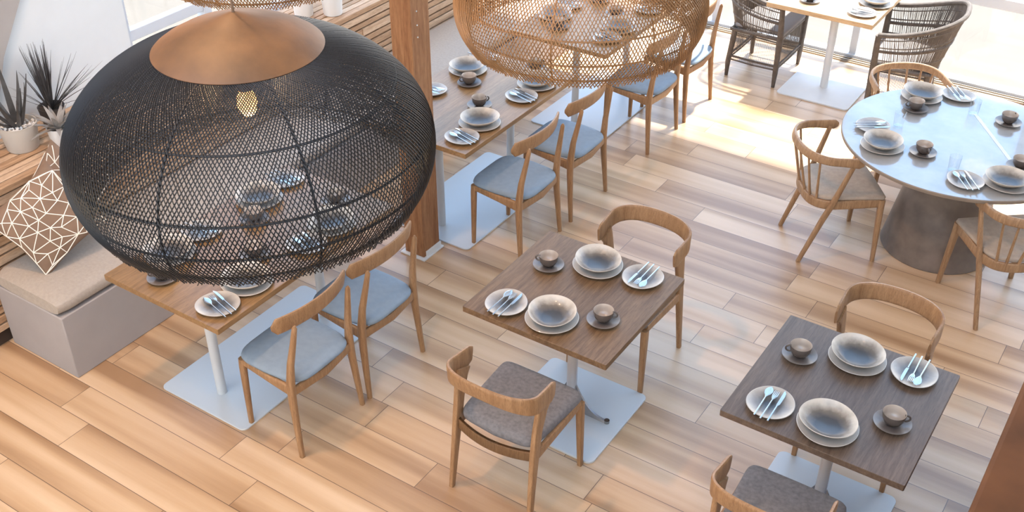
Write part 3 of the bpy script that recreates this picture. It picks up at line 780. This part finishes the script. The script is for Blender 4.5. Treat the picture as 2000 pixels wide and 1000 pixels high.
def put_items(bp, cp, pp, ang, where, hand=0, spread=0, skip=(), gp=None, cup_ang=None):
    """bowl on plate at bp, cup on saucer at cp, cutlery plate at pp; ang = the way the diner faces"""
    f = Vector((cos(ang), sin(ang), 0)); r = Vector((f.y, -f.x, 0))
    if bp:
        w = rnd.uniform(-.5, .5)
        place(P['under'], (bp[0], bp[1], Z), ang + w, 'pale dinner plate under the bowl, ' + where, 'pale dinner plates under the bowls')
        place(P['bowl'], (bp[0] + rnd.uniform(-.003, .003), bp[1] + rnd.uniform(-.003, .003), Z + .0072), ang + w * 1.3, 'shallow stoneware bowl, ' + where, 'shallow stoneware bowls')
    if cp:
        place(P['saucer'], (cp[0], cp[1], Z), ang, 'dark round saucer, ' + where, 'dark saucers')
        place(P['cup'], (cp[0], cp[1], Z + .0058), (ang - R(75) if cup_ang is None else cup_ang), 'small dark stoneware cup, ' + where, 'dark stoneware cups')
    if pp:
        place(P['side'], (pp[0], pp[1], Z), ang + rnd.uniform(-.4, .4), 'speckled side plate under cutlery, ' + where, 'side plates with cutlery')
        jit = [rnd.uniform(-.06, .06) for _ in range(3)]
        for i, (k, lab) in enumerate((('spoon', 'steel spoon'), ('fork', 'steel fork'), ('knife', 'steel knife'))):
            off = (-.031 + .031 * i) * (1 + .1 * spread); q = Vector((pp[0], pp[1], Z + .0190)) + r * off - f * (.012 + .006 * (i == 1)) 
            place(P[k], q, ang + hand + jit[i] * .5, lab + ' on the side plate, ' + where, k + 's laid on side plates')
    if gp: place(P['glass'], (gp[0], gp[1], Z), 0, 'empty clear tumbler, ' + where, 'tumblers on the round table')
def sett(E, ang, where, **k):
    """a setting measured from the middle of the diner's table edge"""
    f = Vector((cos(ang), sin(ang), 0)); r = Vector((f.y, -f.x, 0)); e = Vector((*E, 0))
    g = lambda a, c: tuple((e + f * a + r * c))[:2]
    put_items(g(*k.get('bowl', (.145, 0))), g(*k.get('cup', (.28, .19))), g(*k.get('plate', (.125, -.225))), ang, where, k.get('hand', 0), cup_ang=k.get('cup_ang'))
H = pi / 2
sett((MX + .405, MY), H, 'near place of the middle square table', cup=(.265, .205), plate=(.120, -.235), cup_ang=R(25))
sett((MX + .371, MY + .776), -H, 'far place of the middle square table', cup=(.277, .205), plate=(.120, -.235), cup_ang=R(200))
sett((RX + .41, RY), H, 'near place of the lower right square table', cup=(.31, .215), plate=(.140, -.245), cup_ang=R(20))
sett((RX + .366, RY + .776), -H, 'far place of the lower right square table', cup=(.265, .22), plate=(.110, -.24), cup_ang=R(205))
nm = {0: 'table under black pendant', 1: 'table just beyond timber post', 2: 'table behind rattan pendant'}
for ti, yb, yn in ((0, (2.877, 3.488), (2.840, 3.465)), (1, (4.836, 5.478), (4.80, 5.405)), (2, (6.56, 7.18), (6.50, 7.10))):
    for j in (0, 1):
        w = ('first', 'second')[j]
        sett((-3.308, yb[j]), pi, '%s aisle place, %s' % (w, nm[ti]), plate=(.125, -.21), hand=-.25, cup_ang=R(60))
        sett((-4.092, yn[j]), 0, '%s bench place, %s' % (w, nm[ti]), cup=(.27, .16), cup_ang=R(235))
put_items((-1.335, 5.905), (-1.112, 5.952), (-1.455, 6.100), R(37 + 0), 'left place of the round table', gp=(-1.335, 6.200), cup_ang=R(-50))
put_items((-1.335, 6.668), (-1.315, 6.475), (-1.141, 6.800), R(-53), 'far place of the round table', gp=(-1.000, 6.61), cup_ang=R(215))
put_items((-.625, 5.862), (-.605, 6.085), (-.821, 5.757), R(125), 'right front place of the round table', gp=(-.912, 5.845), cup_ang=R(0))
put_items(None, (-.792, 6.605), None, R(215), 'right rear place of the round table', gp=(-.590, 6.262), cup_ang=R(60))
put_items((-2.075, 8.02), (-2.507, 7.80), (-2.097, 7.775), pi, 'right place of the window table')

# ---------------------------------------------------------------- pendants
BU, BL, NE, ZC, ZR, RM = .289, .279, 2.086, .263, -.118, .45
def prof_r(z):
    q = BU if z > 0 else BL; return RM * max(0, 1 - abs(z / q) ** NE) ** (1 / NE)
def weave_mesh(NS, rad):
    # meridian sampled by arc length
    zs = []; z = ZC; pts = [(prof_r(ZC), ZC)]
    while z > ZR - .0005:
        z -= .0015; pts.append((prof_r(z), z))
    cum = [0]
    for i in range(1, len(pts)): cum.append(cum[-1] + math.hypot(pts[i][0] - pts[i - 1][0], pts[i][1] - pts[i - 1][1]))
    Lm = cum[-1]; phi = [0]
    for i in range(1, len(pts)): phi.append(phi[-1] + .54 * (cum[i] - cum[i - 1]) / max(.18, (pts[i][0] + pts[i - 1][0]) / 2))
    K = 30; st = []
    for k in range(K + 1):
        s = Lm * k / K; i = min(range(len(cum)), key=lambda j: abs(cum[j] - s)); st.append((pts[i][0], pts[i][1], phi[i]))
    b = MB(); r_ = random.Random(1)
    for fam in (1, -1):
        for j in range(NS):
            a0 = 2 * pi * (j + (.0 if fam > 0 else .5)) / NS + r_.uniform(-.0035, .0035); off = rad * .95 * fam; path = []
            for r, z, p in st: a = a0 + fam * p; path.append((( r + off) * cos(a), (r + off) * sin(a), z))
            # free end below the rim
            r, z, p = st[-1]; e = r_.uniform(.008, .02); a = a0 + fam * (p + .54 * e / r); path.append(((r - e * .35) * cos(a), (r - e * .35) * sin(a), z - e * .95))
            b.tube(path, rad, 4)
    return b
def pendant(loc, cane, label, ns=270, rad=.00155, weave=None, lit=True, hat=True, cord_top=6.3):
    t = empty('pendant_lamp', loc); tag(t, label, 'lamp')
    if weave is None: w = weave_mesh(ns, rad).build('woven_shade', cane, t, smooth=True, ang=70)
    else:
        me = weave.data.copy(); me.materials[0] = cane; w = bpy.data.objects.new('woven_shade', me); C.objects.link(w); w.parent = t
    b = MB(); n = 96
    for z in (.175, .045, -.04, -.104): r = prof_r(z) - .003; b.tube([(r * cos(2 * pi * k / n), r * sin(2 * pi * k / n), z) for k in range(n)], .0032, 6, closed=True)
    for k in range(8):
        a = 2 * pi * k / 8 + .32; b.tube([((prof_r(z) - .004) * cos(a), (prof_r(z) - .004) * sin(a), z) for z in [ZC - (ZC - ZR) * i / 24 for i in range(25)]], .0032, 6)
    b.build('rib_frame', cane, t)
    b = MB(); rc = prof_r(ZC)
    b.lathe([(rc + .003, ZC - .002), (rc + .005, ZC + .002), (rc, ZC + .007), (rc * .9, ZC + .021), (rc * .7, ZC + .042), (rc * .5, ZC + .056), (rc * .3, ZC + .068), (rc * .15, ZC + .080), (rc * .05, ZC + .087), (.004, ZC + .088), (.004, ZC + .08),
             (rc * .3, ZC + .062), (rc * .7, ZC + .036), (rc - .004, ZC - .001)], 80)
    b.build('cap', M['hat'] , t, ang=60)
    b = MB(); b.tube([(0, 0, ZC + .085), (0, 0, cord_top - loc[2])], .0035, 8); b.tube([(0, 0, .17), (0, 0, ZC + .085)], .0035, 8); cd_ = b.build('cord', M['cord'], t)
    b = MB(); b.tube([(0, 0, .155), (0, 0, .21)], .018, 16); b.build('lamp_socket', M['cord'], cd_)
    b = MB(); pr = [(.001, .085), (.014, .088), (.021, .10), (.025, .118), (.022, .136), (.016, .150), (.013, .158), (.001, .158)]; b.lathe(pr, 24)
    if lit:
        bl = b.build('bulb', M['bulb'], t)
    else: b.build('bulb', M['cup_in2'], t)
    return w
pendant((-1.870, 1.650, 2.563), M['black_cane'], 'large black woven rattan pendant with tan domed cap and glowing bulb')
wv = pendant((-1.870, 3.25, 2.40), M['brown_cane'], 'natural brown woven rattan pendant at the top centre, cut by the top edge', ns=216, rad=.0020, lit=False)
pendant((-3.33, 3.15, 2.375), M['brown_cane'], 'brown rattan pendant of which only the fringe shows above the black one', weave=wv, lit=False)
ld = bpy.data.lights.new('bulb_glow', 'POINT'); ld.energy = 6; ld.color = (1, .62, .28); ld.shadow_soft_size = .03
lo = bpy.data.objects.new('bulb_glow', ld); C.objects.link(lo); lo.location = (-1.87, 1.65, 2.563 + .07)
